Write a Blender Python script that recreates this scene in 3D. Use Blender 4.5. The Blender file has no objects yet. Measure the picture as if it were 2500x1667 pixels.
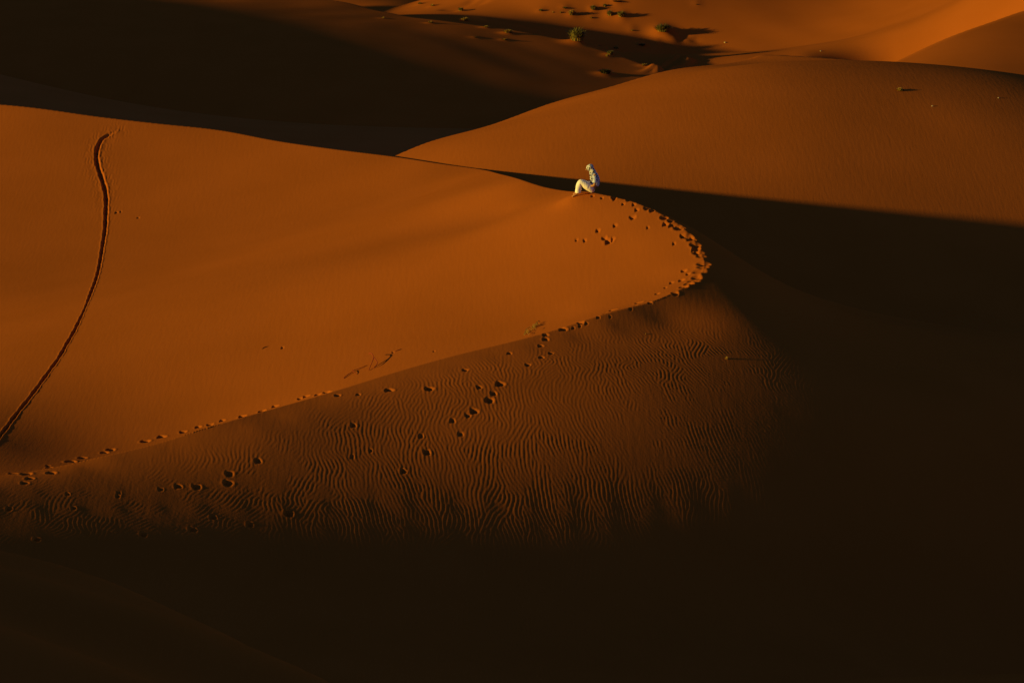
import bpy, math, random
import numpy as np
random.seed(7); RNG = np.random.default_rng(11)
# ------------------------------------------------------------------ camera frame
ZC = 18.0                       # eye height above the desert datum
PITCH = math.radians(11.0)
KP = 0.36 / 2500.0              # 100 mm lens on 36 mm film
cp, sp = math.cos(PITCH), math.sin(PITCH)
def at(px, py, Y):
    """world point seen at photo position (px, py) standing Y metres out"""
    U = (np.asarray(px, float) - 1250) * KP; V = (833.5 - np.asarray(py, float)) * KP
    dy = cp + V * sp; dz = -sp + V * cp
    return np.stack([U / dy * Y, np.asarray(Y, float) + 0 * U, ZC + dz / dy * Y], -1)
def proj(P):
    P = np.asarray(P, float); x, y, z = P[..., 0], P[..., 1], P[..., 2] - ZC
    f = y * cp - z * sp; u = y * sp + z * cp
    return 1250 + x / f / KP, 833.5 - u / f / KP
# ------------------------------------------------------------------ sun
EL = math.radians(7.5); AZ = math.radians(20.0)
L = np.array([-math.cos(AZ) * math.cos(EL), -math.sin(AZ) * math.cos(EL), math.sin(EL)])
SX, SY = math.cos(AZ), math.sin(AZ)
# ------------------------------------------------------------------ smooth surfaces through points and slopes
SC = 10.0
class Surf:
    def __init__(s, vals, slopes=(), reg=1e-4, regs=2e-2):
        v = np.asarray(vals, float)
        s.pv = v[:, :2] / SC; zv = v[:, 2] / SC
        if len(slopes):
            q = np.asarray(slopes, float); s.ps = q[:, :2] / SC; ms = q[:, 2]
        else:
            s.ps = np.zeros((0, 2)); ms = np.zeros(0)
        P = np.vstack([s.pv, s.ps]); nv, ns = len(s.pv), len(s.ps); n = nv + ns
        d = P[:, None] - P[None]; r = np.sqrt((d ** 2).sum(-1)); ds = d[..., 0] * SX + d[..., 1] * SY
        K = np.zeros((n, n))
        K[:nv, :nv] = r[:nv, :nv] ** 3
        K[:nv, nv:] = -3 * r[:nv, nv:] * ds[:nv, nv:]
        K[nv:, :nv] = 3 * r[nv:, :nv] * ds[nv:, :nv]
        rr = r[nv:, nv:] + 1e-9
        K[nv:, nv:] = -(3 * rr + 3 * ds[nv:, nv:] ** 2 / rr)
        K[np.arange(nv), np.arange(nv)] += reg
        K[np.arange(nv, n), np.arange(nv, n)] += regs
        Q = np.zeros((n, 3)); Q[:nv, 0] = 1; Q[:nv, 1:] = s.pv; Q[nv:, 1] = SX; Q[nv:, 2] = SY
        A = np.block([[K, Q], [Q.T, np.zeros((3, 3))]])
        sol = np.linalg.solve(A, np.concatenate([zv, ms, np.zeros(3)]))
        s.w = sol[:n]; s.c = sol[n:]; s.nv = nv
    def __call__(s, x, y):
        x = np.asarray(x, float); y = np.asarray(y, float); sh = np.broadcast(x, y).shape
        X = np.broadcast_to(x, sh).ravel() / SC; Yy = np.broadcast_to(y, sh).ravel() / SC
        out = s.c[0] + s.c[1] * X + s.c[2] * Yy
        for i in range(len(s.w)):
            p = s.pv[i] if i < s.nv else s.ps[i - s.nv]
            dx = X - p[0]; dy = Yy - p[1]; r = np.sqrt(dx * dx + dy * dy)
            if i < s.nv: out += s.w[i] * r * r * r
            else: out += s.w[i] * (-3) * r * (dx * SX + dy * SY)
        return (out * SC).reshape(sh)
def hit(f, px, py, y0, y1, n=500):
    """where the sight line through a photo position meets surface f, between y0 and y1"""
    Y = np.linspace(y0, y1, n); P = at(px, py, Y)
    g = P[:, 2] - f(P[:, 0], P[:, 1]); k = np.where(g < 0)[0]
    if len(k) == 0: return P[-1]
    k = [j for j in k if j > 0 and g[j - 1] >= 0][:1]
    if not k: return P[0]
    k = k[0]
    t = g[k - 1] / (g[k - 1] - g[k]); return P[k - 1] * (1 - t) + P[k] * t
def fit(vals, shade, rng, iters=4, reg=1e-4, regs=2e-2):
    """vals: world points; shade: (px, py, n.L) wanted there.  Alternates between finding
    the spot on the surface and solving for the slope along the light that shades it so."""
    S = Surf(vals, reg=reg)
    for it in range(iters):
        sl = []
        for px, py, nl in shade:
            p = hit(S, px, py, *rng); e = .3
            gx = float(S(p[0] + e, p[1]) - S(p[0] - e, p[1])) / (2 * e); gy = float(S(p[0], p[1] + e) - S(p[0], p[1] - e)) / (2 * e)
            nrm = math.sqrt(1 + gx * gx + gy * gy)
            sl.append((p[0], p[1], (nl * nrm - math.sin(EL)) / math.cos(EL)))
        S = Surf(vals, sl, reg=reg, regs=regs)
    return S
def smooth_curve(P, step):
    P = np.asarray(P, float); d = np.r_[0, np.cumsum(np.linalg.norm(np.diff(P, axis=0), axis=1))]
    t = np.arange(0, d[-1], step); n = len(P)
    T = np.zeros_like(P); T[1:-1] = (P[2:] - P[:-2]) / (d[2:] - d[:-2])[:, None]; T[0] = (P[1] - P[0]) / (d[1] - d[0]); T[-1] = (P[-1] - P[-2]) / (d[-1] - d[-2])
    k = np.clip(np.searchsorted(d, t, 'right') - 1, 0, n - 2); h = (d[k + 1] - d[k])[:, None]; u = ((t - d[k]) / (d[k + 1] - d[k]))[:, None]
    return (2*u**3-3*u**2+1)*P[k] + (u**3-2*u**2+u)*h*T[k] + (-2*u**3+3*u**2)*P[k+1] + (u**3-u**2)*h*T[k+1]
def sstep(a, b, x):
    t = np.clip((x - a) / (b - a), 0, 1); return t * t * (3 - 2 * t)

# ------------------------------------------------------------------ the near dune: its crest
CREST_PX = [(-1800,120,111.42),(-900,190,107.42),(-400,228,105.2),(0,255,103.42),(106,266,102.93),(234,284,102.34),(380,301,101.67),(531,317,100.97),(680,345,99.47),(808,363,98.17),(957,382,96.67),(1050,396,95.04),(1158,411,93.15),(1222,425,87.42),(1275,440,82.67),(1329,457,81.52),(1371,465,80.62),(1403,468,78.2),(1446,471,77.0),(1488,478,76.4),(1541,491,75.9),(1594,512,75.2),(1648,542,74.5),(1690,579,73.6),(1713,622,72.7),(1720,643,72.0),(1706,675,71.2),(1679,696,70.6),(1626,721,69.8),(1573,742,69.3),(1488,762,68.6),(1382,797,67.8),(1275,827,67.0),(1116,866,66.0),(957,911,64.8),(808,957,63.5),(680,994,62.3),(531,1036,61.0),(372,1084,60.0),(213,1121,59.1),(106,1146,58.6),(0,1161,58.0),(-400,1215,56.0),(-1100,1290,53.0),(-2200,1350,49.0)]
CREST = smooth_curve([at(*c) for c in CREST_PX], .25)
CK = [at(*c) for c in CREST_PX]; _m = CREST[::4]
BOWL_VAL = [tuple(p) for p in _m] + [tuple(at(*q)) for q in [(0,1050,67.69),(500,1036,60.57),(600,850,72.29),(1000,700,74.12)]] \
    + [(-26,76,0.60),(-45,76,.5),(-70,80,1)]
BOWL_SH = [(200,550,.27),(350,640,.29),(550,560,.32),(800,480,.35),(250,430,.28),(400,345,.31),(700,385,.34),(900,410,.37),(1100,430,.41),(100,400,.28),(100,700,.27),(300,950,.27),(500,450,.31),(700,600,.35),(900,800,.38),(600,850,.33),(1000,500,.36),(1250,492,.53),(1300,520,.47),(1150,550,.36),
 (1300,700,.42),(1550,600,.46),(1450,520,.43),(1400,750,.43),(1620,660,.44),(100,930,.24),(40,1020,.12),(40,1090,.03),(150,1095,.09),(280,1090,.17),(420,1040,.25)]
S_in = fit(BOWL_VAL, BOWL_SH, (60, 108), iters=2, regs=4e-3)
# outer flanks
nrm = np.zeros((len(CREST), 2)); _t = np.gradient(CREST[:, :2], axis=0); _t /= np.linalg.norm(_t, axis=1)[:, None]
nrm[:, 0] = -_t[:, 1]; nrm[:, 1] = _t[:, 0]      # left of travel = away from the bowl (travel goes right along the back, round the tip, then left along the front)
OUT_VAL = [tuple(p) for p in _m]
_tip = int(np.argmax(CREST[:, 0])); 
cpx, cpy = proj(CREST)
for i in range(0, len(CREST), 6):
    x, y, z = CREST[i]; n = nrm[i]
    if i < _tip + 12:                             # slip face: back and tip
        w = sstep(_tip - 14, _tip + 12, i)
        k = .52 * (1 - w) + .30 * w
        for dd in (2.2, 5.0):
            OUT_VAL.append((x + n[0] * dd, y + n[1] * dd, z - k * dd))
for q in [(0,1250,55.6),(1900,1667,52),(2500,1667,54),(2500,1100,66),(2500,830,76),(2100,800,75),(400,1667,46.5)]:
    OUT_VAL.append(tuple(at(*q)))
OUT_VAL += [(-40,125,-2),(-20,120,-2),(0,115,-1.5),(40,70,2.5),(60,60,2.5),(-40,44,3.5),(-20,40,3.5),(0,35,3),(40,35,2.5)]
OUT_SH = []
def _face(px, py):
    """how squarely the near face is turned to the sun, read off the photograph"""
    pe = px + np.clip((1010 - py) * 1.0, 0, 230)
    a = np.interp(pe, [0, 1200, 1400, 1550, 1700, 1880, 2100], [.165, .175, .145, .10, .055, 0, -.055])
    d = np.interp(pe, [0, 1500, 1900, 2300], [-.03, -.035, -.045, -.07])
    v = np.interp(py, [1040, 1115, 1170, 1205, 1240], [1, .76, .5, .25, 0])
    return float(a * v + d * (1 - v))
for px in range(-100, 2600, 100):
    top = np.interp(px, [0, 531, 957, 1275, 1573, 1700, 2600], [1161, 1036, 911, 827, 742, 780, 900]) + 32
    for py in list(np.arange(top, 1150, 140)) + [1200, 1238, 1295, 1430]:
        if py > top - 5 and not (px > 1650 and py < 860): OUT_SH.append((px, float(py), _face(px, py)))
S_out = fit(OUT_VAL, OUT_SH, (40, 76), iters=3, regs=1e-2)
# plan outline of the bowl
_poly = np.vstack([CREST[:, :2], [[-120, 45], [-120, 104]]])
def inside(x, y):
    x = np.asarray(x, float); y = np.asarray(y, float); c = np.zeros(np.broadcast(x, y).shape, bool)
    P = _poly[::2] if x.size > 1e5 and False else _poly
    for i in range(len(P)):
        x0, y0 = P[i - 1]; x1, y1 = P[i]
        if y0 == y1: continue
        c ^= ((y0 > y) != (y1 > y)) & (x < (x1 - x0) * (y - y0) / (y1 - y0) + x0)
    return c
# the near face is evened out over about a metre, keeping the crest itself exact
GX = np.arange(-22, 24.01, .25); GY = np.arange(40, 84.01, .25)
_gx, _gy = np.meshgrid(GX, GY); _G0 = S_out(_gx, _gy)
_cd = np.full(_gx.shape, 1e9)
for _c in CREST[::2]: _cd = np.minimum(_cd, (_gx - _c[0]) ** 2 + (_gy - _c[1]) ** 2)
_cd = np.sqrt(_cd)
def _blur(A, sg):
    k = np.arange(-int(3 * sg), int(3 * sg) + 1); w = np.exp(-k * k / (2. * sg * sg)); w /= w.sum(); n = len(k) // 2
    A = np.pad(A, n, mode='reflect', reflect_type='odd')
    A = sum(w[i] * A[i:A.shape[0] - 2 * n + i, :] for i in range(len(k)))
    return sum(w[i] * A[:, i:A.shape[1] - 2 * n + i] for i in range(len(k)))
_GD = (_blur(_G0, 6.0) - _G0) * sstep(.4, 3.0, _cd) * sstep(-22, -19, _gx) * sstep(24, 20, _gx) * sstep(40, 43, _gy) * sstep(84, 80, _gy)
def _cubic(A, x, y):
    u = np.clip((x - GX[0]) / .25, 1, len(GX) - 3.001); v = np.clip((y - GY[0]) / .25, 1, len(GY) - 3.001)
    i = u.astype(int); j = v.astype(int); a = u - i; b = v - j
    def W(t): return [-t**3/6+t*t/2-t/2+1/6., t**3/2-t*t+2/3., -t**3/2+t*t/2+t/2+1/6., t**3/6]
    wa, wb = W(a), W(b); out = 0
    for n in range(4):
        for m in range(4): out = out + wb[n] * wa[m] * A[j + n - 1, i + m - 1]
    return out
def S_face(x, y):
    x = np.asarray(x, float); y = np.asarray(y, float); x, y = np.broadcast_arrays(x, y)
    return S_out(x, y) + _cubic(_GD, x, y)
def base_near(x, y):
    i = inside(x, y); return np.where(i, S_in(x, y), S_face(x, y))

def shadow_Y(px, py, C, y0, y1):
    """distance at which the sight line meets the edge of the shadow thrown by crest C"""
    P = at(px, py, np.linspace(y0, y1, 400)); q = P[:, 0] * SY - P[:, 1] * SX; qc = C[:, 0] * SY - C[:, 1] * SX
    o = np.argsort(qc); sc = C[:, 0] * SX + C[:, 1] * SY
    zc = np.interp(q, qc[o], C[o, 2]); sC = np.interp(q, qc[o], sc[o])
    g = P[:, 2] - (zc - (P[:, 0] * SX + P[:, 1] * SY - sC) * math.tan(EL))
    k = np.where(np.diff(np.sign(g)) != 0)[0]
    return [round(float(P[i, 1]), 2) for i in k], g
# ------------------------------------------------------------------ the other dunes
def Ucol(px, V=0.0): return (px - 1250) * KP / (cp + V * sp)
def crest_fn(pts):
    W = np.array([at(*p) for p in pts]); u = W[:, 0] / W[:, 1]
    C = smooth_curve(np.c_[u * 100, W[:, 1], 0 * u], .3)
    return lambda U: np.interp(U, C[:, 0] / 100, C[:, 1])
def ridged(S, cf, k, w):
    def f(x, y):
        U = x / np.maximum(y, 1.); d = np.maximum(y - cf(U), 0)
        return S(x, y) - k * (np.sqrt(d * d + w * w) - w)
    return f
B_CR = [(300,640,94.87),(700,490,96.67),(957,384,97.87),(1063,342,100.02),(1190,308,103.07),(1329,258,106.79),(1488,213,111.41),(1658,168,116.49),(1796,151,120.2),(1835,143,121.0),(1860,135.5,121.53),(1966,139,120.81),(2126,150,119.21),(2338,167,117.27),(2500,189,116.14),(3000,265,118.14),(4000,420,120.14)]
_up = CREST[(cpx > -1800) & (np.arange(len(CREST)) < _tip)]
B_VAL = [tuple(at(*p)) for p in B_CR] + [tuple(at(*q)) for q in [(1450,458,90.92),(1650,458,90.91),(1800,461,90.91),(1950,470,90.86),(2100,484,90.81),(2300,504,90.84),(2500,527,90.86),(1200,410,93.71)]] + [(10,70,-1),(20,70,-1),(30,72,-1),(2,78,3)]
B_SH = [(1100,390,.42),(1300,330,.35),(1300,400,.33),(1500,300,.31),(1700,300,.27),(1500,420,.27),(1900,300,.22),(1900,420,.22),(2200,400,.17),(2400,470,.15),(1980,175,.13),(2200,195,.10),(2420,225,.09),(1780,180,.24),(1600,230,.31),(2300,300,.18)]
S_B = fit(B_VAL, B_SH, (78, 125), iters=2, regs=4e-3)
cB = crest_fn(B_CR); _fB = ridged(S_B, cB, .9, .7)
_uU = _up[:, 0] / _up[:, 1]; _oU = np.argsort(_uU)
def fB(x, y):
    U = x / np.maximum(y, 1.); yc = np.interp(U, _uU[_oU], _up[_oU, 1])
    lo = np.where(U < .06, np.maximum(yc - y, 0), 0) * sstep(.06, .03, U)
    return _fB(x, y) - .4 * lo - sstep(-.05, -.08, U) * 5
C_CR = [(-1500,-250,215),(-400,-90,204),(100,-48,198),(450,-20,193),(800,0,187),(940,30,182),(1050,48,178),(1150,60,175.5),(1250,74,173.5),(1400,104,170),(1500,132,167),(1600,168,163),(1750,215,158)]
C_VAL = [tuple(at(*p)) for p in C_CR] + [tuple(at(*q)) for q in [(-600,60,165),(-300,120,161),(0,186,157),(300,250,153),(600,290,149),(1000,312,146),(1150,314,145),(1300,316,144)]]
C_SH = [(900,40,.06),(1050,70,.065),(1200,92,.07),(1350,125,.06),(1450,155,.06),(800,20,.05),(1000,100,.03),(1150,140,.03),(1300,180,.02)]
S_C = fit(C_VAL, C_SH, (135, 210), regs=2e-3)
cC = crest_fn(C_CR); _fC = ridged(S_C, cC, .45, .6)
C_FOOT = crest_fn([(-900,20,166),(-600,60,165),(-300,120,161),(0,186,157),(300,250,153),(600,290,149),(1000,312,146),(1150,314,145),(1300,316,144),(1900,330,142)])
def fC(x, y): return _fC(x, y) - .5 * np.maximum(C_FOOT(x / np.maximum(y, 1.)) - y, 0)
_uc = np.linspace(-.22, .08, 200); _yc = cC(_uc); CC = np.c_[_uc * _yc, _yc, S_C(_uc * _yc, _yc)]
def p_edge():
    out = []
    for px, py in [(1000,18),(1100,32),(1200,45),(1350,53),(1500,68),(1600,84),(1700,110),(1800,132)]:
        ys, g = shadow_Y(px, py, CC, 165, 270); print('P edge', px, ys)
        if ys: out.append(tuple(at(px, py, ys[0])))
    return out
P_VAL = p_edge() + [tuple(at(*q)) for q in [(1900,120,178),(2050,100,182)]] + \
   [(-30,130,-.9),(-5,135,-.7),(10,145,-.6),(-60,150,0),(60,330,4),(0,330,1.5),(-80,330,2),(0,150,-.6),(-25,150,-.6),(30,110,-4),(-30,105,-3.5)]
P_SH = [(980,2,.38),(1150,10,.36),(1300,30,.34),(1500,20,.30),(1500,50,.30),(1700,60,.25),(1700,90,.27),(1850,100,.25),(2000,50,.28),(2100,110,.3),(2200,40,.46),(2350,55,.62),(2480,8,.66)]
S_P = fit(P_VAL, P_SH, (150, 240), regs=2e-3)
def fP(x, y):
    yy = np.minimum(y, 330.); far = np.maximum(y - 330., 0)
    return np.clip(S_P(np.clip(x, -90, 90), yy), -6, 16) + 5 * np.sin(x / 60. + 1) * np.sin(far / 90.) - far * .004 - 6 * sstep(174, 162, y) * sstep(17, 23, x)
FAR_PLANTS = [(1321,29,13,7,'g'),(1350,32,8,4,'d'),(1369,33,10,5,'d'),(1379,23,14,6,'g'),(1396,39,22,14,'d'),(1418,38,8,5,'d'),(1449,26,20,13,'g'),(1444,46,9,6,'d'),(1477,17,12,8,'g'),(1489,40,20,14,'g'),
 (1517,44,26,16,'g'),(1543,76,10,4,'s'),(1618,90,48,20,'g'),(1408,107,50,34,'g'),(1504,121,14,9,'s'),(1489,135,22,11,'g'),(1482,139,9,8,'s'),(1567,113,20,6,'g'),(1573,163,17,8,'s'),(1478,184,38,12,'k'),
 (936,46,11,5,'s'),(1051,58,18,6,'s'),(1135,53,24,9,'s'),(1186,69,18,6,'s'),(1240,83,28,9,'s'),(1232,99,15,5,'s'),(1026,12,14,6,'g'),(1056,16,12,6,'s'),(1125,28,16,10,'g'),(1162,94,12,5,'k'),(1464,113,10,3,'s'),(1505,7,24,4,'k'),(1702,12,8,3,'k'),(2197,221,22,11,'s')]
HUMPS = []
def add_humps(x, y, z):
    for hx, hy, r, h in HUMPS:
        m = (np.abs(x - hx) < 4 * r) & (np.abs(y - hy) < 4 * r)
        if m.any(): z[m] += h * np.exp(-(((x[m] - hx) / r) ** 2 + ((y[m] - hy) / (r * 1.2)) ** 2))
    return z
S_V = Surf([tuple(at(*q)) for q in [(-900,20,166),(-300,120,161),(0,186,157),(300,250,153),(600,290,149),(1000,312,146),(1300,316,144),(1900,330,142)]] + [(-35,118,-.6),(-15,112,-1.2),(0,118,-1.2),(15,118,-2.5),(-30,168,-.5),(0,160,-1.5),(-80,130,1),(40,130,-3)], reg=1e-4)
D_CR = [(1700,330,144),(1900,260,146.5),(2100,182,149.5),(2190,150,152),(2280,108,154.5),(2400,62,158),(2500,28,161),(2800,-55,168),(3400,-120,172)]
D_VAL = [tuple(at(*p)) for p in D_CR] + [tuple(at(*q)) for q in [(2500,200,144),(2900,230,142),(2200,260,140)]]
D_SH = [(2230,150,.33),(2300,140,.27),(2380,100,.24),(2450,130,.17),(2490,60,.16),(2470,170,.13)]
S_D = fit(D_VAL, D_SH, (130, 175))
fD = ridged(S_D, crest_fn(D_CR), .45, .4)
N_CR = [(-1500,1120,34),(-600,1230,36),(-200,1300,36.5),(0,1345,36),(200,1400,35.3),(330,1450,34.8),(470,1500,34),(650,1590,33),(800,1690,32),(1250,1950,29),(2000,2100,27),(3500,2300,24)]
N_VAL = [tuple(at(*p)) for p in N_CR] + [(0,0,16.3),(-15,0,17.2),(15,0,15),(0,15,11.5),(-15,15,13.8),(15,12,10.5),(-30,10,15)]
S_N0 = Surf(N_VAL, reg=1e-5)
def S_N(x, y):
    return S_N0(x, y) + .16 * np.sin(1.9 * y + .75 * x + .6 * np.sin(.5 * x)) * sstep(22, 28, y) * sstep(37, 32, y)
fN = ridged(S_N, crest_fn(N_CR), .5, 1.2)

# ------------------------------------------------------------------ sand ripples: an oriented pattern grown in a plan grid
RX0, RX1, RY0, RY1, RD = -15.0, 17.0, 43.0, 76.0, .027
def grow_ripples():
    nx = int((RX1 - RX0) / RD); ny = int((RY1 - RY0) / RD)
    nx += nx % 2; ny += ny % 2
    X = RX0 + np.arange(nx) * RD; Y = RY0 + np.arange(ny) * RD
    XX, YY = np.meshgrid(X, Y)
    kx = np.fft.rfftfreq(nx, RD)[None]; ky = np.fft.fftfreq(ny, RD)[:, None]
    kk = np.sqrt(kx * kx + ky * ky) + 1e-9; an = np.arctan2(ky, kx)
    def lowf(sc):
        F = np.fft.rfft2(RNG.standard_normal((ny, nx))) * np.exp(-(kk * sc) ** 2)
        g = np.fft.irfft2(F, s=(ny, nx)); return g / g.std()
    # wave-vector direction wanted at each place (radians from +x)
    phi = np.interp(XX, [-13, -8, -3, 0, 4, 10], [-.72, -.5, -.12, .05, .38, .6]) + .20 * lowf(2.2) + .24 * lowf(.9) + .24 * lowf(.35)
    angs = np.linspace(-1.25, 1.05, 8); w = .27
    masks = [np.exp(-((phi - a) / (w * .8)) ** 2) for a in angs]; tot = sum(masks)
    def filt(a, lam):
        da = (an - a + np.pi / 2) % np.pi - np.pi / 2
        return np.exp(-((kk - 1 / lam) / (.17 / lam)) ** 2) * np.exp(-(da / w) ** 2)
    fl = [filt(a, .094) for a in angs]
    f = RNG.standard_normal((ny, nx))
    for it in range(5):
        F = np.fft.rfft2(f); g = 0
        for a, m, q in zip(angs, masks, fl): g = g + m * np.fft.irfft2(F * q, s=(ny, nx))
        g /= tot; g /= g.std(); f = np.tanh(1.5 * g)
    soft = np.fft.irfft2(np.fft.rfft2(f) * np.exp(-(kk * .025) ** 2), s=(ny, nx))
    return soft / soft.std(), lowf(1.2)
RIP, PATCH = grow_ripples()
def sample(G, x, y):
    u = np.clip((x - RX0) / RD, 0, G.shape[1] - 2.001); v = np.clip((y - RY0) / RD, 0, G.shape[0] - 2.001)
    i = u.astype(int); j = v.astype(int); a = u - i; b = v - j
    return (G[j, i] * (1 - a) + G[j, i + 1] * a) * (1 - b) + (G[j + 1, i] * (1 - a) + G[j + 1, i + 1] * a) * b

# ------------------------------------------------------------------ tracks on the near dune
PRINTS = [(950,952,28),(1048,949,27),(1221,937,30),(1195,977,28),(1158,1004,24),(1143,1014,16),(1105,1027,18),(1289,890,18),(1244,862,15),(1136,903,18),(1320,844,17),(1332,828,20),(1332,817,18),
 (1375,803,24),(863,1038,18),(1125,1059,17),(1042,1103,22),(1028,1064,16),(905,1099,12),(860,1115,13),(985,1150,20),(824,965,20),(804,957,16),(875,963,13),(1170,945,18),(1322,872,18),(1345,862,16),
 (1205,960,20),(32,1156,25),(64,1157,30),(72,1168,26),(60,1179,26),(117,1137,15),(121,1142,22),(125,1154,28),(172,1127,32),(201,1118,26),(255,1105,24),(270,1098,28),(355,1077,28),(395,1066,24),
 (447,1054,22),(484,1042,19),(513,1036,18),(543,1026,18),(592,1016,24),(640,1003,20),(672,991,18),(735,972,22),(748,967,18),(797,957,20),(776,963,18),(630,1125,22),(560,1156,26),(435,1187,24),
 (480,1188,28),(557,1179,30),(392,1194,15),(290,1203,14),(288,1211,14),(165,1206,14),(705,1253,28),(610,1280,20),(470,1293,24),(22,1242,20),(350,1305,20),(90,1316,20),(180,1240,16),(520,1262,20),
 (1522,498,10),(1555,512,13),(1545,530,18),(1502,550,13),(1460,563,15),(1428,587,11),(1408,586,10),(1487,589,22),(1476,581,16),(1497,583,14),(1582,555,10),(1625,547,18),(1640,551,17),(1660,557,20),
 (1548,499,13),(1500,486,12),(1668,576,20),(1690,578,15),(1646,595,11),(1692,611,11),(1700,616,13),(1670,661,18),(1680,669,14),(1664,684,19),(1640,690,14),(1625,702,10),(1605,717,16),(1560,739,22),
 (1587,738,14),(1553,745,11),(1540,754,11),(1497,757,26),(1478,765,17),(1490,773,9),(1461,775,12),(1417,786,20),(1432,790,12),(1416,796,11),(1400,801,11),(1447,480,12),(1470,483,10),
 (285,519,10),(338,532,8),(295,517,7),(690,849,9),(1060,857,7),(960,860,7)]
BITES = [(1655,545,22),(1668,553,26),(1690,572,20),(1697,585,22),(1704,598,24),(1708,607,18),(1714,618,26),(1712,630,22),(1722,640,30),(1715,650,26),(1708,660,30),(1700,669,22),(1692,678,26),(1683,690,22),
 (1668,700,20),(1648,712,16),(1578,505,16),(1592,513,14),(1620,530,18),(1640,540,16),(1536,491,12),(1500,481,12)]
GROOVE_PX = [(282,321),(268,329),(251,338),(243,350),(237,368),(236,388),(240,408),(248,432),(256,458),(260,485),(259,520),(257,560),(251,600),(246,632),(240,662),(227,703),(208,752),(183,805),(160,845),(145,872),(112,918),(80,962),(40,1012),(0,1065),(-60,1140)]
SCUFF_PX = [(232,300),(228,330),(222,352),(214,370),(228,395),(240,420)]
def hit_near(px, py): return hit(base_near, px, py, 46, 108, 900)
def make_tracks():
    T = []
    for px, py, w in PRINTS:
        if py > 466 or True: p = hit_near(px, py)
        r = w * KP * p[1] * .5 * .75
        T.append((p[0], p[1], r * random.uniform(.85, 1.05), r * random.uniform(.55, .72) + .02, random.uniform(-.25, .35), min(.17, r * random.uniform(.8, 1.1)), 0))
    for px, py, w in BITES:
        i = int(np.argmin((cpx - px) ** 2 + (cpy - py) ** 2)); c = CREST[i]
        r = w * KP * c[1] * .5
        T.append((c[0] - r * random.uniform(.1, .5), c[1] + random.uniform(-.05, .05), r * 1.0, random.uniform(.07, .13), random.uniform(-.3, .3), random.uniform(.05, .10), 1))
    return T
TRACKS = make_tracks()
PERS = hit_near(1446, 473)
def poly_dist(x, y, C):
    best = np.full(x.shape, 1e9); side = np.zeros(x.shape); par = np.zeros(x.shape)
    for i in range(len(C) - 1):
        a, b = C[i], C[i + 1]; dx, dy = b - a; l2 = dx * dx + dy * dy
        t = np.clip(((x - a[0]) * dx + (y - a[1]) * dy) / l2, 0, 1)
        ex = x - a[0] - t * dx; ey = y - a[1] - t * dy; d = np.hypot(ex, ey); m = d < best
        best[m] = d[m]; side[m] = (dx * ey - dy * ex)[m]; par[m] = i + t[m]
    return best, np.sign(side), par
GROOVE = smooth_curve(np.array([hit_near(*q)[:2] for q in GROOVE_PX]), .35)
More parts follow.
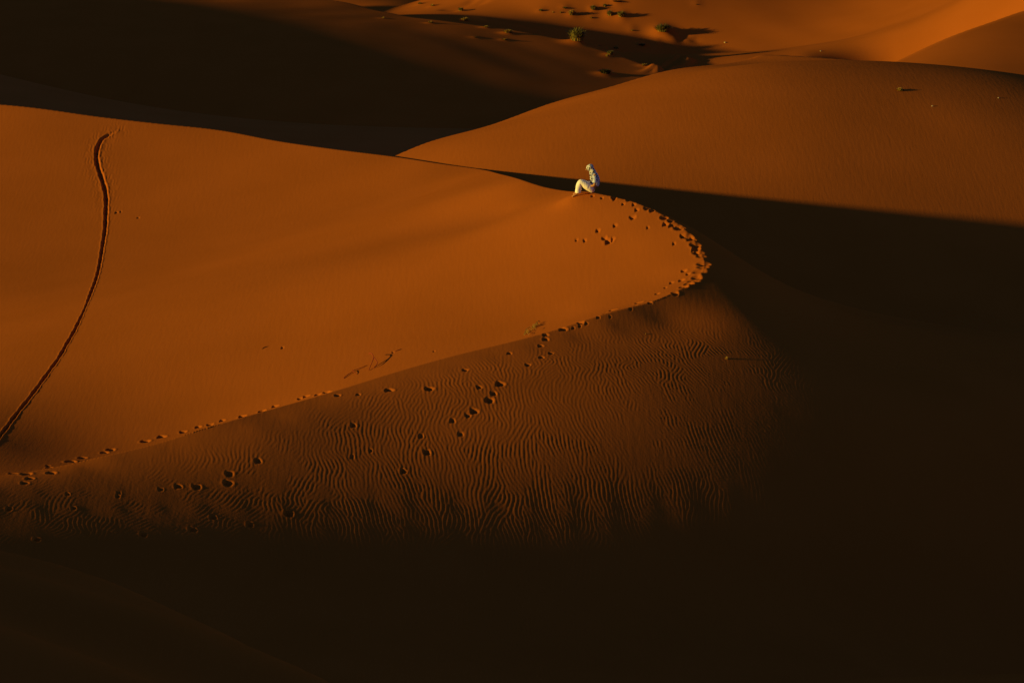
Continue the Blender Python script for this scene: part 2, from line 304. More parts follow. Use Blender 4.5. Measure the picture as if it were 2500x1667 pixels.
def near_detail(x, y, z):
    """ripples, footprints and the sliding track cut into the near dune"""
    ins = inside(x, y)
    dC = np.full(x.shape, 9.)
    m = (np.abs(x) < 22) & (y > 40) & (y < 84)
    cx, cy, pr = CREST[:, 0], CREST[:, 1], None
    xs, ys = x[m], y[m]; b = np.full(xs.shape, 81.)
    for i in range(_tip - 20, len(CREST), 3):
        b = np.minimum(b, (xs - cx[i]) ** 2 + (ys - cy[i]) ** 2)
    dC[m] = np.sqrt(b)
    front = (~ins) & (x < RX1 - .2) & (x > RX0 + .2) & (y < 75.5) & (y > 43.2)
    slipf = sstep(5.2, 3.6, x - (y - 66) * .0) * 1.0
    amp = np.where(front, sstep(.15, 1.6, dC), 0.)
    # no ripples on the steep right-hand slip face
    amp *= np.where((y > 66.5) & (x > 3.0), sstep(70.5, 67.5, y + (x - 3) * .35), 1.)
    pa = sample(PATCH, x, y); amp *= np.clip(1.0 + .25 * pa, .35, 1.5)
    left = sstep(-4.5, -10.5, x); amp *= (1 - .35 * left)
    z = z + np.where(amp > 0, sample(RIP, x, y) * .0017 * amp, 0)
    # faint broad unevenness of the smooth sand
    z = z + .006 * np.sin(x * .9 + 1.3 * np.sin(y * .31)) * np.sin(y * .55 + .7 * np.sin(x * .4))
    z = z + .10 * np.exp(-(((x - PERS[0] + .50) / .42) ** 2 + ((y - PERS[1]) / .55) ** 2))
    for (X, Yc, a, bb, rot, dep, kind) in TRACKS:
        R = 2.6 * max(a, bb)
        q = np.where((np.abs(x - X) < R) & (np.abs(y - Yc) < R))
        if len(q[0]) == 0: continue
        c, s_ = math.cos(rot), math.sin(rot); dx = x[q] - X; dy = y[q] - Yc
        u = (dx * c + dy * s_) / a; v = (-dx * s_ + dy * c) / bb; r2 = u * u + v * v; r = np.sqrt(r2)
        wob = 1 + .12 * np.sin(3 * np.arctan2(v, u) + X * 9)
        z[q] += ((-dep * sstep(-1.15, -.7, u * wob) * (1 - sstep(-.45, 1.5, u * wob)) * 1.15 * np.exp(-np.abs(v * wob) ** 4) + .07 * dep * np.exp(-((r - 1.6) / .35) ** 2)) if kind == 0 else (-dep * np.exp(-(r / wob) ** 4) + .12 * dep * np.exp(-((r - 1.4) / .3) ** 2)))
    m = (x > -22) & (x < -8) & (y > 66) & (y < 106)
    if m.any():
        d, sd, par = poly_dist(x[m], y[m], GROOVE)
        n1 = np.sin(par * 2.1) * .5 + np.sin(par * 5.3 + 1) * .3 + np.sin(par * 8.7 + 2 * np.sin(par * .9)) * .1
        w = .036 + .010 * n1 + .024 * sstep(40, 6, par) ; w = w * (1 - .35 * np.exp(-((par - 62) / 5.) ** 2))
        dep = (.075 + .02 * n1 + .03 * sstep(30, 8, par)) * (1 - .4 * np.exp(-((par - 62) / 6.) ** 2)) * sstep(0, 2, par)
        dz = -dep * np.exp(-(d / w) ** 4) + .011 * np.exp(-((d - w * 1.75) / (w * .6)) ** 2) * (1 + .25 * n1)
        dz += .010 * np.sin(x[m] * 31 + 4 * np.sin(y[m] * 7)) * np.sin(y[m] * 23 + 3 * np.sin(x[m] * 11)) * np.exp(-(d / .45) ** 2) * sstep(30, 5, par)
        z[m] += dz
    return z

# ------------------------------------------------------------------ hummocks under the far plants, old wheel tracks
def H_far(x, y): return np.maximum(fP(x, y), fC(x, y))
for px, py, w_, h_, k in FAR_PLANTS:
    if px == 2197: continue
    p = hit(H_far, px, py, 150, 262, 700); m = p[1] * KP
    HUMPS.append((p[0], p[1] + .2, max(w_ * m * .62, .35), min(.34, w_ * m * .2) * (1.6 if px == 1618 else 1)))
for i in range(26):                                          # trampled, broken sand below the big shrub
    p = hit(H_far, random.uniform(1600, 1705), random.uniform(92, 112), 150, 262, 500)
    HUMPS.append((p[0], p[1], random.uniform(.2, .5), random.uniform(-.05, .11)))
FTR = [([(1560,178),(1590,171),(1620,162),(1642,152),(1650,145),(1643,139)], .24, .22), ([(1600,182),(1640,173),(1665,162),(1677,153),(1671,143)], .24, .24), ([(1665,168),(1685,157),(1691,148)], .2, .18), ([(1640,150),(1656,147),(1654,142)], .18, .1),
       ([(1192,-8),(1180,4),(1160,12),(1130,19),(1095,26)], .45, -.13), ([(1165,-8),(1150,6),(1128,14),(1085,24)], .45, -.13)]
FTRW = [(smooth_curve(np.array([hit(H_far, a, b, 150, 262, 700)[:2] for a, b in pts]), .6), w_, h_) for pts, w_, h_ in FTR]
def far_detail(x, y, z):
    z = add_humps(x, y, z)
    for C, w_, h_ in FTRW:
        lo = C.min(0) - 2; hi = C.max(0) + 2; m = (x > lo[0]) & (x < hi[0]) & (y > lo[1]) & (y < hi[1])
        if m.any():
            d, sd, par = poly_dist(x[m], y[m], C); z[m] += h_ * np.exp(-(d / w_) ** 2) * sstep(-.5, 3, par)
    return z + .02 * np.sin(x * 1.1 + 2 * np.sin(y * .23)) * np.sin(y * .4 + np.sin(x * .3))
# ------------------------------------------------------------------ scene plumbing
scn = bpy.context.scene; COL = scn.collection
def link(o): COL.objects.link(o); return o
def meta(o, label=None, cat=None, group=None, kind=None):
    if label: o['label'] = label
    if cat: o['category'] = cat
    if group: o['group'] = group
    if kind: o['kind'] = kind
    return o
def nodes_mat(name):
    m = bpy.data.materials.new(name); m.use_nodes = True; nt = m.node_tree
    return m, nt, nt.nodes['Principled BSDF']
def sand_mat(name, fine=0.0, lam=.11, col=((.395, .098, .017), (.43, .107, .020))):
    m, nt, b = nodes_mat(name); N = nt.nodes; Lk = nt.links
    tc = N.new('ShaderNodeTexCoord')
    n1 = N.new('ShaderNodeTexNoise'); n1.inputs['Scale'].default_value = .35; n1.inputs['Detail'].default_value = 6
    cr = N.new('ShaderNodeValToRGB'); cr.color_ramp.elements[0].position = .3; cr.color_ramp.elements[1].position = .7
    cr.color_ramp.elements[0].color = (*col[0], 1); cr.color_ramp.elements[1].color = (*col[1], 1)
    Lk.new(tc.outputs['Object'], n1.inputs['Vector']); Lk.new(n1.outputs['Fac'], cr.inputs['Fac']); Lk.new(cr.outputs['Color'], b.inputs['Base Color'])
    b.inputs['Roughness'].default_value = .9; b.inputs['Specular IOR Level'].default_value = SPEC
    g = N.new('ShaderNodeTexNoise'); g.inputs['Scale'].default_value = 24; g.inputs['Detail'].default_value = 5; g.inputs['Roughness'].default_value = .7
    Lk.new(tc.outputs['Object'], g.inputs['Vector'])
    bp = N.new('ShaderNodeBump'); bp.inputs['Strength'].default_value = 1; bp.inputs['Distance'].default_value = .0022
    Lk.new(g.outputs['Fac'], bp.inputs['Height'])
    last = bp
    if fine:
        mp = N.new('ShaderNodeMapping'); mp.inputs['Scale'].default_value = (1, .16, .3); mp.inputs['Rotation'].default_value = (0, 0, .12)
        Lk.new(tc.outputs['Object'], mp.inputs['Vector'])
        w = N.new('ShaderNodeTexNoise'); w.inputs['Scale'].default_value = 1 / lam; w.inputs['Detail'].default_value = 1.5; w.inputs['Roughness'].default_value = .45; w.inputs['Distortion'].default_value = .4
        Lk.new(mp.outputs['Vector'], w.inputs['Vector'])
        b2 = N.new('ShaderNodeBump'); b2.inputs['Distance'].default_value = fine; Lk.new(w.outputs['Fac'], b2.inputs['Height']); Lk.new(bp.outputs['Normal'], b2.inputs['Normal']); last = b2
    Lk.new(last.outputs['Normal'], b.inputs['Normal'])
    return m
SPEC = 0.0
def sheet(name, U, Y, f, mat, detail=None):
    UU, YY = np.meshgrid(U, Y); X = UU * YY
    Z = f(X, YY)
    if detail: Z = detail(X, YY, Z.copy())
    return grid_mesh(name, X, YY, Z, mat)
def grid_mesh(name, X, Y, Z, mat):
    r, c = X.shape; me = bpy.data.meshes.new(name)
    me.vertices.add(r * c); me.vertices.foreach_set('co', np.stack([X, Y, Z], -1).astype(np.float32).ravel())
    i = np.arange(r * c).reshape(r, c)
    q = np.stack([i[:-1, :-1], i[:-1, 1:], i[1:, 1:], i[1:, :-1]], -1).reshape(-1, 4).astype(np.int32)
    n = len(q); me.loops.add(n * 4); me.loops.foreach_set('vertex_index', q.ravel())
    me.polygons.add(n); me.polygons.foreach_set('loop_start', np.arange(0, n * 4, 4, dtype=np.int32))
    try: me.polygons.foreach_set('loop_total', np.full(n, 4, np.int32))
    except Exception: pass
    me.update(calc_edges=True)
    me.polygons.foreach_set('use_smooth', np.ones(n, bool)); me.materials.append(mat)
    o = link(bpy.data.objects.new(name, me)); o['kind'] = 'structure'; return o
def seg(*p):
    out = []
    for a, b, s in p: out.append(np.arange(a, b, s))
    return np.concatenate(out + [[p[-1][1]]])
Q = float(globals().get('QUAL', 1.0))
M_SAND = sand_mat('rippled_sand', fine=.0028, lam=.09); M_FINE = sand_mat('fine_rippled_sand', fine=.0035); M_FAR = sand_mat('far_sand')
ufr = .1895
Unear = seg((-1.2, -.4, .04), (-.4, -ufr, .006), (-ufr, ufr, .000245 / Q), (ufr, .4, .006), (.4, 1.0, .04))
Ynear = seg((30, 44, .8), (44, 53, .12 / Q), (53, 70, .045 / Q), (70, 78, .05 / Q), (78, 105, .065 / Q), (105, 130, .8))
sheet('dune', Unear, Ynear, base_near, M_SAND, near_detail)
Umid = seg((-.5, -ufr, .03), (-ufr, ufr, .0009), (ufr, .8, .02))
sheet('dune', Umid[Umid > -.085], seg((68, 134, .3), (134, 156, 1.5)), fB, M_FINE)
sheet('dune', Umid, seg((135, 155, .6), (155, 200, .3), (200, 235, 2)), fC, M_FAR, far_detail)
sheet('dune', Umid[Umid > .05], seg((136, 180, .5), (180, 200, 2)), fD, M_FAR)
Uf = seg((-1.5, -ufr, .05), (-ufr, ufr, .0009), (ufr, 1.5, .05))
M_FLOOR = sand_mat('skylight_painted_valley_sand', col=((.42, .115, .028), (.46, .13, .034)))  # lighter sand colour paints in the extra sky light on the flat floor
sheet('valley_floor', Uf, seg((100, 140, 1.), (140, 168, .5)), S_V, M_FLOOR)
sheet('desert_floor', Uf, seg((140, 175, .7), (175, 262, .33), (262, 400, 5), (400, 2500, 60)), fP, M_FAR, far_detail)
# the dune the camera stands on, reaching back behind it
gx, gy = np.meshgrid(np.arange(-40, 30, .25), np.arange(-40, 60, .25))
zz = np.where(gy > 3, fN(gx, np.maximum(gy, 3)), fN(gx, np.full_like(gy, 3.)) + (3 - gy) * .25)
zz = np.where(gy < -8, zz - (-8 - gy) * .6, zz)
grid_mesh('dune', gx, gy, zz, M_SAND)
# ---- unseen dunes added left of the frame, crests shaped to throw the long shadows
def caster(name, CR, kl, kr, mat, pad=14):
    CR = smooth_curve(np.array(CR, float), 1.0); n = len(CR)
    t = np.gradient(CR[:, :2], axis=0); t /= np.linalg.norm(t, axis=1)[:, None]; nn = np.c_[t[:, 1], -t[:, 0]]
    off = np.r_[-np.arange(60, 0, -2)[:], np.arange(0, 40, 1.)]
    X = CR[:, 0][:, None] + nn[:, 0][:, None] * off; Y = CR[:, 1][:, None] + nn[:, 1][:, None] * off
    Z = CR[:, 2][:, None] - np.where(off < 0, -off * kl, off * kr)[None]
    ends = np.minimum(np.arange(n), n - 1 - np.arange(n)); Z -= (np.maximum(6 - ends, 0) * .8)[:, None]
    return grid_mesh(name, X, Y, Z, mat)
def cast_curve(pxs, x0):
    out = []
    for px, py in pxs:
        p = hit(S_out, px, py, 40, 76); t = (p[0] - x0) / (SX * math.cos(EL))
        q = p + t * L; out.append(tuple(q))
    return out
X0C = -26
cc = sorted(cast_curve([(-200,1238),(0,1241),(400,1248),(800,1256),(1200,1262),(1700,1275)], X0C), key=lambda q: q[1])
cc = [(X0C, 10, 13.5), (X0C, 35, cc[0][2] + 2.6)] + cc + [(X0C - .5, cc[-1][1] + 3, cc[-1][2] - 1.6)]
print('caster', [tuple(round(float(v), 1) for v in q) for q in cc])
cc = [(q[0], q[1], q[2] + .5) for q in cc]
caster('dune', cc, .3, .55, M_SAND)
cv = []
for px, py in [(300,-25),(450,-2),(700,28),(900,66),(1050,96),(1250,140),(1400,185),(1500,225)]:
    p = hit(S_C, px, py, 135, 210); t = (p[0] + 58) / (SX * math.cos(EL)); cv.append(tuple(p + t * L))
cv = sorted(cv, key=lambda q: q[1]); print('caster C', [tuple(round(float(v), 1) for v in q) for q in cv])
y0 = cv[0][1]
caster('dune', [(-52,100,-2),(-51,107,5),(-52,114,10),(-54,y0 - 8,cv[0][2] - .3)] + cv + [(-58, cv[-1][1] + 30, cv[-1][2] + 1), (-58, cv[-1][1] + 60, 8)], .3, .5, M_FAR)
# ------------------------------------------------------------------ plants, sticks, stones
def plain_mat(name, col, rough=.8, spec=.2, noise=None, nscale=20, trans=0):
    m, nt, b = nodes_mat(name); b.inputs['Roughness'].default_value = rough; b.inputs['Specular IOR Level'].default_value = spec
    if noise is None: noise = tuple(c * .6 for c in col)
    t = nt.nodes.new('ShaderNodeTexCoord'); n = nt.nodes.new('ShaderNodeTexNoise'); n.inputs['Scale'].default_value = nscale; n.inputs['Detail'].default_value = 3
    r = nt.nodes.new('ShaderNodeValToRGB'); r.color_ramp.elements[0].position = .38; r.color_ramp.elements[1].position = .62
    r.color_ramp.elements[0].color = (*noise, 1); r.color_ramp.elements[1].color = (*col, 1)
    nt.links.new(t.outputs['Object'], n.inputs['Vector']); nt.links.new(n.outputs['Fac'], r.inputs['Fac']); nt.links.new(r.outputs['Color'], b.inputs['Base Color'])
    return m
M_GREEN = plain_mat('shrub_green', (.17, .13, .04), noise=(.09, .068, .024), nscale=6)
M_STRAW = plain_mat('dry_straw', (.42, .24, .05), noise=(.25, .13, .025), nscale=6)
M_STICK = plain_mat('weathered_red_stick', (.32, .05, .02), noise=(.2, .03, .012), nscale=30)
M_BARK = plain_mat('dark_twigs', (.05, .035, .015), nscale=10)
M_STONE = plain_mat('pale_stone', (.55, .42, .28), noise=(.3, .2, .12), nscale=12)
def mesh_obj(name, V, F, mat, parent=None, smooth=False):
    me = bpy.data.meshes.new(name); me.from_pydata([tuple(map(float, v)) for v in V], [], F); me.materials.append(mat); me.update()
    if smooth:
        for p in me.polygons: p.use_smooth = True
    o = link(bpy.data.objects.new(name, me))
    if parent: o.parent = parent
    return o
def blades(w, h, n, bw, rg, droop=.5, lean=(0, 0)):
    """arching blades fanned from a spread root; w,h = overall width and height in metres"""
    V, F = [], []
    for i in range(n):
        a = rg.uniform(0, 6.283); rr = math.sqrt(rg.random()) ; rx = math.cos(a) * rr * w * .26; ry = math.sin(a) * rr * w * .26
        out = rg.uniform(.15, 1.0) * w * .42; hh = h * rg.uniform(.45, 1.08) * (1 - .35 * (rr)); a2 = a + rg.uniform(-.7, .7)
        ox, oy = math.cos(a2) * out + lean[0] * h, math.sin(a2) * out + lean[1] * h
        b = bw * rg.uniform(.6, 1.3); tx, ty = -math.sin(a2 + rg.uniform(-.8, .8)), math.cos(a2 + rg.uniform(-.8, .8)); k0 = len(V); S = 4
        for s in range(S + 1):
            t = s / S; z = hh * (t * (1 + droop) - droop * t * t * t) / 1.0; q = t ** 1.6
            wd = b * (1 - t) ** .6 * .5 + .002
            cx_, cy_ = rx + ox * q, ry + oy * q
            V += [(cx_ - tx * wd, cy_ - ty * wd, z - .03), (cx_ + tx * wd, cy_ + ty * wd, z - .03)]
            if s: F.append((k0 + 2 * s - 2, k0 + 2 * s - 1, k0 + 2 * s + 1, k0 + 2 * s))
    return V, F
def tube(pts, rad, sides=6):
    P = [Vector(p) for p in pts]; V, F = [], []
    for i, p in enumerate(P):
        d = (P[min(i + 1, len(P) - 1)] - P[max(i - 1, 0)]).normalized(); a = d.orthogonal().normalized()
        if i == 0: up = a
        else: up = (up - d * up.dot(d)).normalized()
        b = d.cross(up); r = rad[i] if hasattr(rad, '__len__') else rad
        for s in range(sides):
            t = 6.283 * s / sides; V.append(p + up * math.cos(t) * r + b * math.sin(t) * r)
        if i:
            k = (i - 1) * sides
            for s in range(sides): F.append((k + s, k + (s + 1) % sides, k + sides + (s + 1) % sides, k + sides + s))
    F.append(tuple(range(sides))[::-1]); F.append(tuple(range(len(V) - sides, len(V))))
    return V, F
from mathutils import Vector
PL_LABEL = {
 (1321,29): 'small dark green shrub at the left end of the row on the sunlit plain',
 (1350,32): 'tiny dry sprig just right of the leftmost shrub of the sunlit row',
 (1369,33): 'small dry sprig on the plain, left of the bristly grey clump',
 (1379,23): 'low flat green plant with a streak of shadow, up the slope from the dry sprig',
 (1396,39): 'bristly dry grey clump in the row of shrubs on the sunlit plain',
 (1418,38): 'tiny dry sprig right beside the bristly grey clump',
 (1449,26): 'rounded green shrub with shadow, in the middle of the row on the plain',
 (1444,46): 'little dry tuft alone below the rounded green shrub',
 (1477,17): 'small green shrub highest up the plain, throwing a long thin shadow',
 (1489,40): 'leafy green shrub forming the left half of the densest clump',
 (1517,44): 'wide bushy green shrub at the right end of the row on the plain',
 (1543,76): 'small straw tuft alone on the lit sand above the shadow edge',
 (1618,90): 'large green shrub on a sand mound at the shadow edge, casting the longest shadow',
 (1408,107): 'biggest grass tussock, yellow green and fountain shaped, standing at the dark band',
 (1504,121): 'small straw coloured tuft up and right of the little green shrub in the shadow',
 (1489,135): 'small green shrub in the shadow band, below and right of the biggest tussock',
 (1482,139): 'pale dry sprig leaning at the foot of the small shadow band shrub',
 (1567,113): 'low grey green plant in the middle of the dark shadow band',
 (1573,163): 'straw tuft left of the curved wheel tracks',
 (1478,184): 'dark low shrub in deep shade near the right dune crest',
 (936,46): 'straw tuft farthest left on the dim dune top',
 (1051,58): 'straw tuft with a long shadow, second from the left on the dim dune top',
 (1135,53): 'wide straw tussock close under the sunlit edge on the dim dune top',
 (1186,69): 'low straw tuft between the two wide straw tussocks',
 (1240,83): 'wide bright straw tussock left of the biggest green tussock',
 (1232,99): 'small straw tuft just below the wide bright straw tussock',
 (1026,12): 'small green plant near the top left of the sunlit plain',
 (1056,16): 'small straw tuft right of the top left green plant',
 (1125,28): 'green plant where the wheel tracks meet the shadow edge',
 (1162,94): 'small dark plant on the shaded flank below the straw tussocks',
 (1464,113): 'tiny straw sprig right of the biggest green tussock',
 (1505,7): 'flat dark plant at the very top of the plain above the shrub row',
 (1702,12): 'tiny dark plant alone high on the right part of the plain',
 (2197,221): 'lone pale grass tuft on the rippled right dune below its crest'}
rg = random.Random(5)
for px, py, w_, h_, k in FAR_PLANTS:
    if px == 2197: p = hit(fB, px, py, 90, 125, 700)
    else: p = hit(H_far, px, py, 150, 262, 900)
    m = p[1] * KP; W, Hh = w_ * m, h_ * m * 1.05
    gmat, dmat = {'g': (M_GREEN, M_STRAW), 's': (M_STRAW, M_GREEN), 'd': (M_STRAW, M_BARK), 'k': (M_BARK, M_GREEN)}[k]
    kind = {'g': 'shrub', 's': 'grass_tuft', 'd': 'grass_tuft', 'k': 'shrub'}[k]
    if px == 1408: kind = 'grass_tussock'
    z0 = p[2] + (0 if px == 2197 else add_humps(np.array([p[0]]), np.array([p[1]]), np.array([0.]))[0]) - .03
    e = bpy.data.objects.new(kind, None); link(e); e.location = (p[0], p[1], z0)
    meta(e, PL_LABEL[(px, py)], 'shrub' if kind == 'shrub' else 'grass', 'plants scattered on the far sand' if px != 2197 else None)
    n = int(50 + 9 * w_); V, F = blades(W, Hh, n, .035 + .012 * (W > 1), rg, .55); mesh_obj('foliage', V, F, gmat, e)
    V, F = blades(W * 1.1, Hh * .7, n // 4, .03, rg, .7); mesh_obj('dry_stems', V, F, dmat, e)

def near_z(x, y):
    x = np.array([[float(x)]]); y = np.array([[float(y)]]); return float(near_detail(x, y, base_near(x, y).copy())[0, 0])
def near_pt(px, py, lift=0.):
    p = hit_near(px, py); return Vector((p[0], p[1], near_z(p[0], p[1]) + lift))
def arc(pl, lifts): return [near_pt(a, b, l) for (a, b), l in zip(pl, lifts)]
# broken stalk lying on the bowl face
c0 = near_pt(861, 908); st = bpy.data.objects.new('broken_stalk', None); link(st); st.location = c0
meta(st, 'broken dark red stalk with a bent upright end lying on the smooth sand', 'stick')
def piece(name, pl, lifts, r, mat=M_STICK, base=c0, par=st):
    P = smooth_curve(np.array([tuple(q - base) for q in arc(pl, lifts)]), .03); n = len(P); rr = [r * (1 - .45 * i / n) for i in range(n)]
    V, F = tube([tuple(q) for q in P], rr); return mesh_obj(name, V, F, mat, par, True)
piece('stem', [(839,924),(848,917),(858,911),(862,908),(880,900),(896,892)], [.01,.02,.02,.03,.02,.01], .010)
piece('twig_and_shadow', [(860,908),(865,912),(870,915)], [.05,.04,.01], .010)
piece('bent_end', [(901,878),(907,881),(912,886),(909,892),(900,905)], [.16,.19,.15,.10,.01], .013)
piece('twig_and_shadow', [(912,886),(921,891),(918,896),(911,900)], [.15,.07,.04,.01], .014)  # tube standing in for the thick dark shadow beside the bent end
def stick(name, pl, lifts, r, mat, label, cat):
    b = near_pt(*pl[0]); P = np.array([tuple(q - b) for q in arc(pl, lifts)]); P = smooth_curve(P, .03); V, F = tube([tuple(q) for q in P], r)
    o = mesh_obj(name, V, F, mat, None, True); o.location = b; meta(o, label, cat); return o
stick('stick', [(958,860),(970,856),(980,852)], [.005,.012,.004], .007, M_STICK, 'short thin stick lying up the slope from the broken red stalk', 'stick')
stick('stick', [(640,852),(647,848),(655,846)], [.004,.012,.004], .008, M_BARK, 'tiny dark twig alone on the smooth sand, far left of the broken stalk', 'stick')
# curled straw by the crest
b0 = near_pt(1285, 808); tf = bpy.data.objects.new('dry_grass_curl', None); link(tf); tf.location = b0
meta(tf, 'curled pale dry grass lying on the smooth sand beside the crest footprints', 'grass')
for i in range(26):
    a = rg.uniform(0, 1); x0_ = 1278 + a * 34 + rg.uniform(-3, 3); y0_ = 818 - a * 24 + rg.uniform(-3, 3)
    dx, dy = rg.uniform(5, 13), rg.uniform(-9, 3)
    pl = [(x0_, y0_), (x0_ + dx * .5, y0_ + dy * .5 - 2), (x0_ + dx, y0_ + dy)]
    P = np.array([tuple(q - b0) for q in arc(pl, [.005, rg.uniform(.03, .11), rg.uniform(.0, .07)])]); V, F = tube([tuple(q) for q in smooth_curve(P, .03)], .0045, 4)
    mesh_obj('straw', V, F, M_STRAW, tf, True)
def tuft(px, py, w, h, n, mat, label, f=None):
    p = near_pt(px, py) if f is None else Vector(hit(f, px, py, 85, 262, 900)); V, F = blades(w, h, n, .012, rg, .6); o = mesh_obj('grass_tuft', V, F, mat); o.location = p; meta(o, label, 'grass'); return o
tuft(1775, 876, .16, .10, 26, M_STRAW, 'tiny dry tuft in the shade at the right edge of the rippled slope')
tuft(1578, 815, .20, .06, 22, M_STRAW, 'tiny flattened dry tuft just below the crest bend in the shade')
def stone(px, py, r, label, f=None, y=(85, 262)):
    p = near_pt(px, py) if f is None else Vector(hit(f, px, py, *y, 900))
    bm = bmesh.new(); bmesh.ops.create_icosphere(bm, subdivisions=2, radius=r)
    for v in bm.verts: v.co *= 1 + .25 * math.sin(v.co.x / r * 3 + px) * math.sin(v.co.y / r * 4 + 1) ; v.co.z *= .65
    me = bpy.data.meshes.new('stone'); bm.to_mesh(me); bm.free(); me.materials.append(M_STONE)
    o = link(bpy.data.objects.new('stone', me)); o.location = p + Vector((0, 0, r * .3)); meta(o, label, 'stone', 'pale stones on the sand')
import bmesh
stone(1770, 105, .07, 'pale stone on the lit plain right of the broken sand', H_far)
stone(2004, 126, .06, 'pale stone on the far sand just over the right dune crest', H_far)
stone(2438, 240, .035, 'pale stone near the right edge below the right dune crest', fB, (85, 125))
stone(2276, 260, .035, 'pale stone on the right dune below and right of the lone grass tuft', fB, (85, 125))
# ------------------------------------------------------------------ the seated person
M_SKIN = plain_mat('skin', (.42, .17, .075), rough=.55, spec=.4, noise=(.38, .15, .065))
def cloth_mat(name, base, fold=.02, scale=14, pattern=None):
    m = plain_mat(name, base, rough=.95, spec=.1, noise=tuple(c * .93 for c in base), nscale=8); nt = m.node_tree; b = nt.nodes['Principled BSDF']
    t = nt.nodes.new('ShaderNodeTexCoord'); n = nt.nodes.new('ShaderNodeTexNoise'); n.inputs['Scale'].default_value = scale
    mp = nt.nodes.new('ShaderNodeMapping'); mp.inputs['Scale'].default_value = (1, 1, .25); nt.links.new(t.outputs['Object'], mp.inputs['Vector']); nt.links.new(mp.outputs['Vector'], n.inputs['Vector'])
    bp = nt.nodes.new('ShaderNodeBump'); bp.inputs['Distance'].default_value = fold; nt.links.new(n.outputs['Fac'], bp.inputs['Height']); nt.links.new(bp.outputs['Normal'], b.inputs['Normal'])
    if pattern:
        v = nt.nodes.new('ShaderNodeTexVoronoi'); v.inputs['Scale'].default_value = pattern[0]; nt.links.new(t.outputs['Object'], v.inputs['Vector'])
        r = nt.nodes.new('ShaderNodeValToRGB'); r.color_ramp.interpolation = 'CONSTANT'
        r.color_ramp.elements[0].color = (*pattern[1], 1); r.color_ramp.elements[1].position = pattern[2]; r.color_ramp.elements[1].color = (*base, 1)
        nt.links.new(v.outputs['Distance'], r.inputs['Fac']); nt.links.new(r.outputs['Color'], b.inputs['Base Color'])
    return m
M_TROU = cloth_mat('cream_cotton', (.88, .78, .95)); M_SHIRT = cloth_mat('printed_white_cotton', (.46, .48, .80), pattern=(17, (.07, .07, .16), .38))
M_SCARF = cloth_mat('black_and_white_scarf', (.58, .54, .72), pattern=(22, (.03, .03, .06), .46))
def skin(name, V, E, R, mat, parent, sub=2, root=0):
    me = bpy.data.meshes.new(name); me.from_pydata(V, E, []); me.materials.append(mat)
    o = link(bpy.data.objects.new(name, me)); o.parent = parent
    sk = o.modifiers.new('skin', 'SKIN'); sk.use_smooth_shade = True
    for i, d in enumerate(me.skin_vertices[0].data):
        r = R[i]; d.radius = r if isinstance(r, tuple) else (r, r); d.use_root = (i == root)
    ss = o.modifiers.new('sub', 'SUBSURF'); ss.levels = ss.render_levels = sub
    return o
seat = near_pt(1446, 473)
pe = bpy.data.objects.new('person', None); link(pe); pe.location = (seat.x + .02, seat.y, seat.z - .005)
meta(pe, 'person in cream trousers, printed shirt and patterned headscarf sitting barefoot on the dune crest', 'person')
pe_z = {}
def ground(x, y):            # sand height in the person's own frame
    return near_z(pe.location.x + x, pe.location.y + y) - pe.location.z
HIPZ = .115
an = {}
for s in (-1, 1):
    ax = -.43 + (.035 if s > 0 else 0); an[s] = (ax, .11 * s - .01, ground(ax, .11 * s) + .065)
V = [(0, 0, HIPZ), (.045, 0, .24), (.06, 0, .36), (.045, 0, .46), (.0, 0, .545), (-.035, 0, .592), (-.085, 0, .655), (-.105, 0, .715), (-.13, 0, .635)]
E = [(0,1),(1,2),(2,3),(3,4),(4,5),(5,6),(6,7),(6,8)]
R = [.115, .10, .105, .10, .055, .048, .078, .062, .05]
def chain(st, pts, rad):
    k = st
    for p, r in zip(pts, rad):
        V.append(p); R.append(r); E.append((k, len(V) - 1)); k = len(V) - 1
    return k
hands = []
for s in (-1, 1):
    chain(0, [(-.02, .09 * s, HIPZ - .005), (-.18, .105 * s, .225), (-.345, .105 * s, .325), (-.40, .11 * s, (.325 + an[s][2]) / 2 + .02), an[s], (an[s][0] - .07, an[s][1], an[s][2] - .035), (an[s][0] - .15, an[s][1] - .005, ground(an[s][0] - .15, an[s][1]) + .022)],
          [.09, .078, .056, .048, .034, .036, .022])
    hands.append(chain(3, [(.04, .15 * s, .49), (.055, .195 * s, .36), (.03, .205 * s, .235), (-.06, .16 * s, .215), (-.14, .075 * s, .225), (-.185, .055 * s, .225)], [.062, .047, .038, .034, .026, .028]))
body = skin('body', V, E, R, M_SKIN, pe)
# hands: five fingers each, curled round one another in the lap
for hi_, s in zip(hands, (-1, 1)):
    h = Vector(V[hi_]); V2 = [tuple(h + Vector((.015, 0, 0)))]; E2 = []; R2 = [.018]
    for f, (dy, ln) in enumerate([(-.026, .055), (-.009, .068), (.009, .074), (.026, .066)]):
        a = h + Vector((-.03, dy * s, .004)); b_ = a + Vector((-ln * .5, -.006 * s, -.006)); c_ = b_ + Vector((-ln * .3, -.01 * s, -.022))
        k = len(V2); V2 += [tuple(a), tuple(b_), tuple(c_)]; R2 += [.010, .009, .007]; E2 += [(0, k), (k, k + 1), (k + 1, k + 2)]
    k = len(V2); V2 += [tuple(h + Vector((-.005, -.028 * s, .012))), tuple(h + Vector((-.035, -.038 * s, .012)))]; R2 += [.011, .008]; E2 += [(0, k), (k, k + 1)]
    skin('hand', V2, E2, R2, M_SKIN, pe, 1)
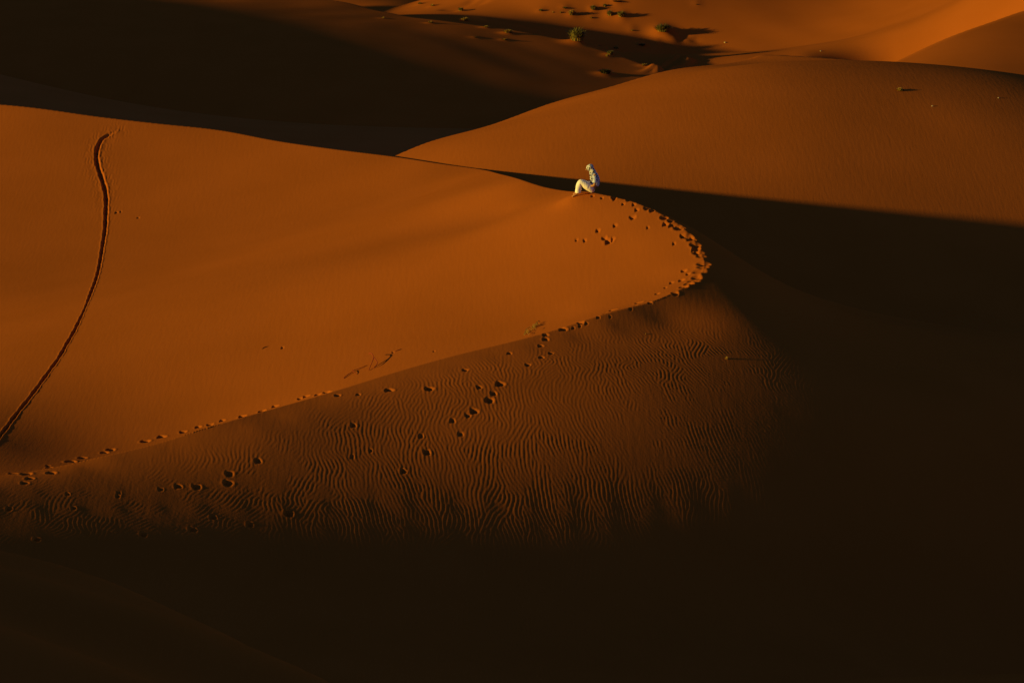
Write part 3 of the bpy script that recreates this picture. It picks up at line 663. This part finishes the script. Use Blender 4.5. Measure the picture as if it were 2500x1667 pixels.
# face, seen in profile under the scarf
def blob(name, c, r, mat, sc=(1, 1, 1), rot=0):
    bm = bmesh.new(); bmesh.ops.create_uvsphere(bm, u_segments=16, v_segments=12, radius=r)
    for v in bm.verts: v.co = Vector((v.co.x * sc[0], v.co.y * sc[1], v.co.z * sc[2]))
    me = bpy.data.meshes.new(name); bm.to_mesh(me); bm.free(); me.materials.append(mat)
    for p in me.polygons: p.use_smooth = True
    o = link(bpy.data.objects.new(name, me)); o.parent = pe; o.location = c; o.rotation_euler = (0, rot, 0); return o
blob('nose', (-.188, 0, .645), .017, M_SKIN, (1.2, .7, 1.3), .5)
M_EYE = plain_mat('dark_eye', (.02, .015, .012)); blob('eye', (-.172, -.03, .672), .009, M_EYE); blob('eye', (-.172, .03, .672), .009, M_EYE)
blob('mouth', (-.168, 0, .612), .014, plain_mat('lips', (.35, .08, .05)), (.6, 1.2, .5))
# trousers: loose legs gathered at the hips, wide hems
Vt = [(.0, 0, HIPZ + .02), (.03, 0, .215)]; Et = [(0, 1)]; Rt = [.135, .118]
for s in (-1, 1):
    k = 0
    a = an[s]
    for p, r in [((-.03, .085 * s, HIPZ + .005), .115), ((-.14, .105 * s, .19), .118), ((-.25, .108 * s, .255), .104), ((-.345, .108 * s, .318), .08), ((-.385, .112 * s, .235), .08), ((-.405, .112 * s, .13), .083), ((a[0] + .015, a[1], a[2] + .05), .084), ((a[0] + .012, a[1], a[2] + .002), .088)]:
        Vt.append(p); Rt.append(r); Et.append((k, len(Vt) - 1)); k = len(Vt) - 1
tr = skin('trousers', Vt, Et, Rt, M_TROU, pe)
# shirt with half sleeves
Vs = [(.045, 0, .175), (.062, 0, .27), (.075, 0, .37), (.06, 0, .46), (.02, 0, .54)]; Es = [(0,1),(1,2),(2,3),(3,4)]; Rs = [(.135, .125), (.12, .125), (.118, .13), (.108, .12), .062]
for s in (-1, 1):
    k = 3
    for p, r in [((.04, .15 * s, .49), .078), ((.05, .20 * s, .385), .068), ((.035, .212 * s, .275), .066)]:
        Vs.append(p); Rs.append(r); Es.append((k, len(Vs) - 1)); k = len(Vs) - 1
skin('shirt', Vs, Es, Rs, M_SHIRT, pe)
# headscarf: a hood round the head, one tail down the chest, one down the back
Vh = [(-.065, 0, .70), (-.045, 0, .63), (-.005, 0, .575), (.03, 0, .53)]; Eh = [(0,1),(1,2),(2,3)]; Rh = [.085, .09, .085, .09]
k = 2
for p, r in [((-.03, -.06, .53), .05), ((-.045, -.10, .47), .045), ((-.05, -.13, .40), .042), ((-.055, -.145, .33), .036)]:
    Vh.append(p); Rh.append(r); Eh.append((k, len(Vh) - 1)); k = len(Vh) - 1
k = 3
for p, r in [((.085, -.02, .47), .05), ((.12, -.03, .40), .035)]:
    Vh.append(p); Rh.append(r); Eh.append((k, len(Vh) - 1)); k = len(Vh) - 1
sc_ = skin('headscarf', Vh, Eh, Rh, M_SCARF, pe)

hood = blob('scarf_wrap', (-.088, 0, .705), .1, M_SCARF, (1.05, .95, .88), -.45); hood.parent = sc_
# ------------------------------------------------------------------ light, sky, camera
w = bpy.data.worlds.new('World'); scn.world = w; w.use_nodes = True; nt = w.node_tree
bg = nt.nodes['Background']; sky = nt.nodes.new('ShaderNodeTexSky'); sky.sky_type = 'NISHITA'; sky.sun_disc = False
sky.sun_elevation = EL; sky.sun_rotation = math.atan2(L[0], L[1]); sky.altitude = 700; sky.dust_density = 0; sky.air_density = 1.0; sky.ozone_density = 3
nt.links.new(sky.outputs['Color'], bg.inputs['Color']); bg.inputs['Strength'].default_value = .06
from mathutils import Vector
sl = bpy.data.lights.new('sun', 'SUN'); sl.energy = 5.0; sl.angle = math.radians(1.2); sl.color = (1, .76, .085)
so = link(bpy.data.objects.new('sun', sl)); so.rotation_euler = Vector(L).to_track_quat('Z', 'Y').to_euler(); so.location = (-40, -20, 60)
cd = bpy.data.cameras.new('camera'); cd.lens = 100; cd.sensor_width = 36; cd.clip_end = 6000; cd.clip_start = .1
co = link(bpy.data.objects.new('camera', cd)); co.location = (0, 0, ZC); co.rotation_euler = (math.pi / 2 - PITCH, 0, 0); scn.camera = co
scn.view_settings.view_transform = 'Standard'; scn.view_settings.look = 'None'; scn.view_settings.exposure = 0; scn.view_settings.gamma = 1
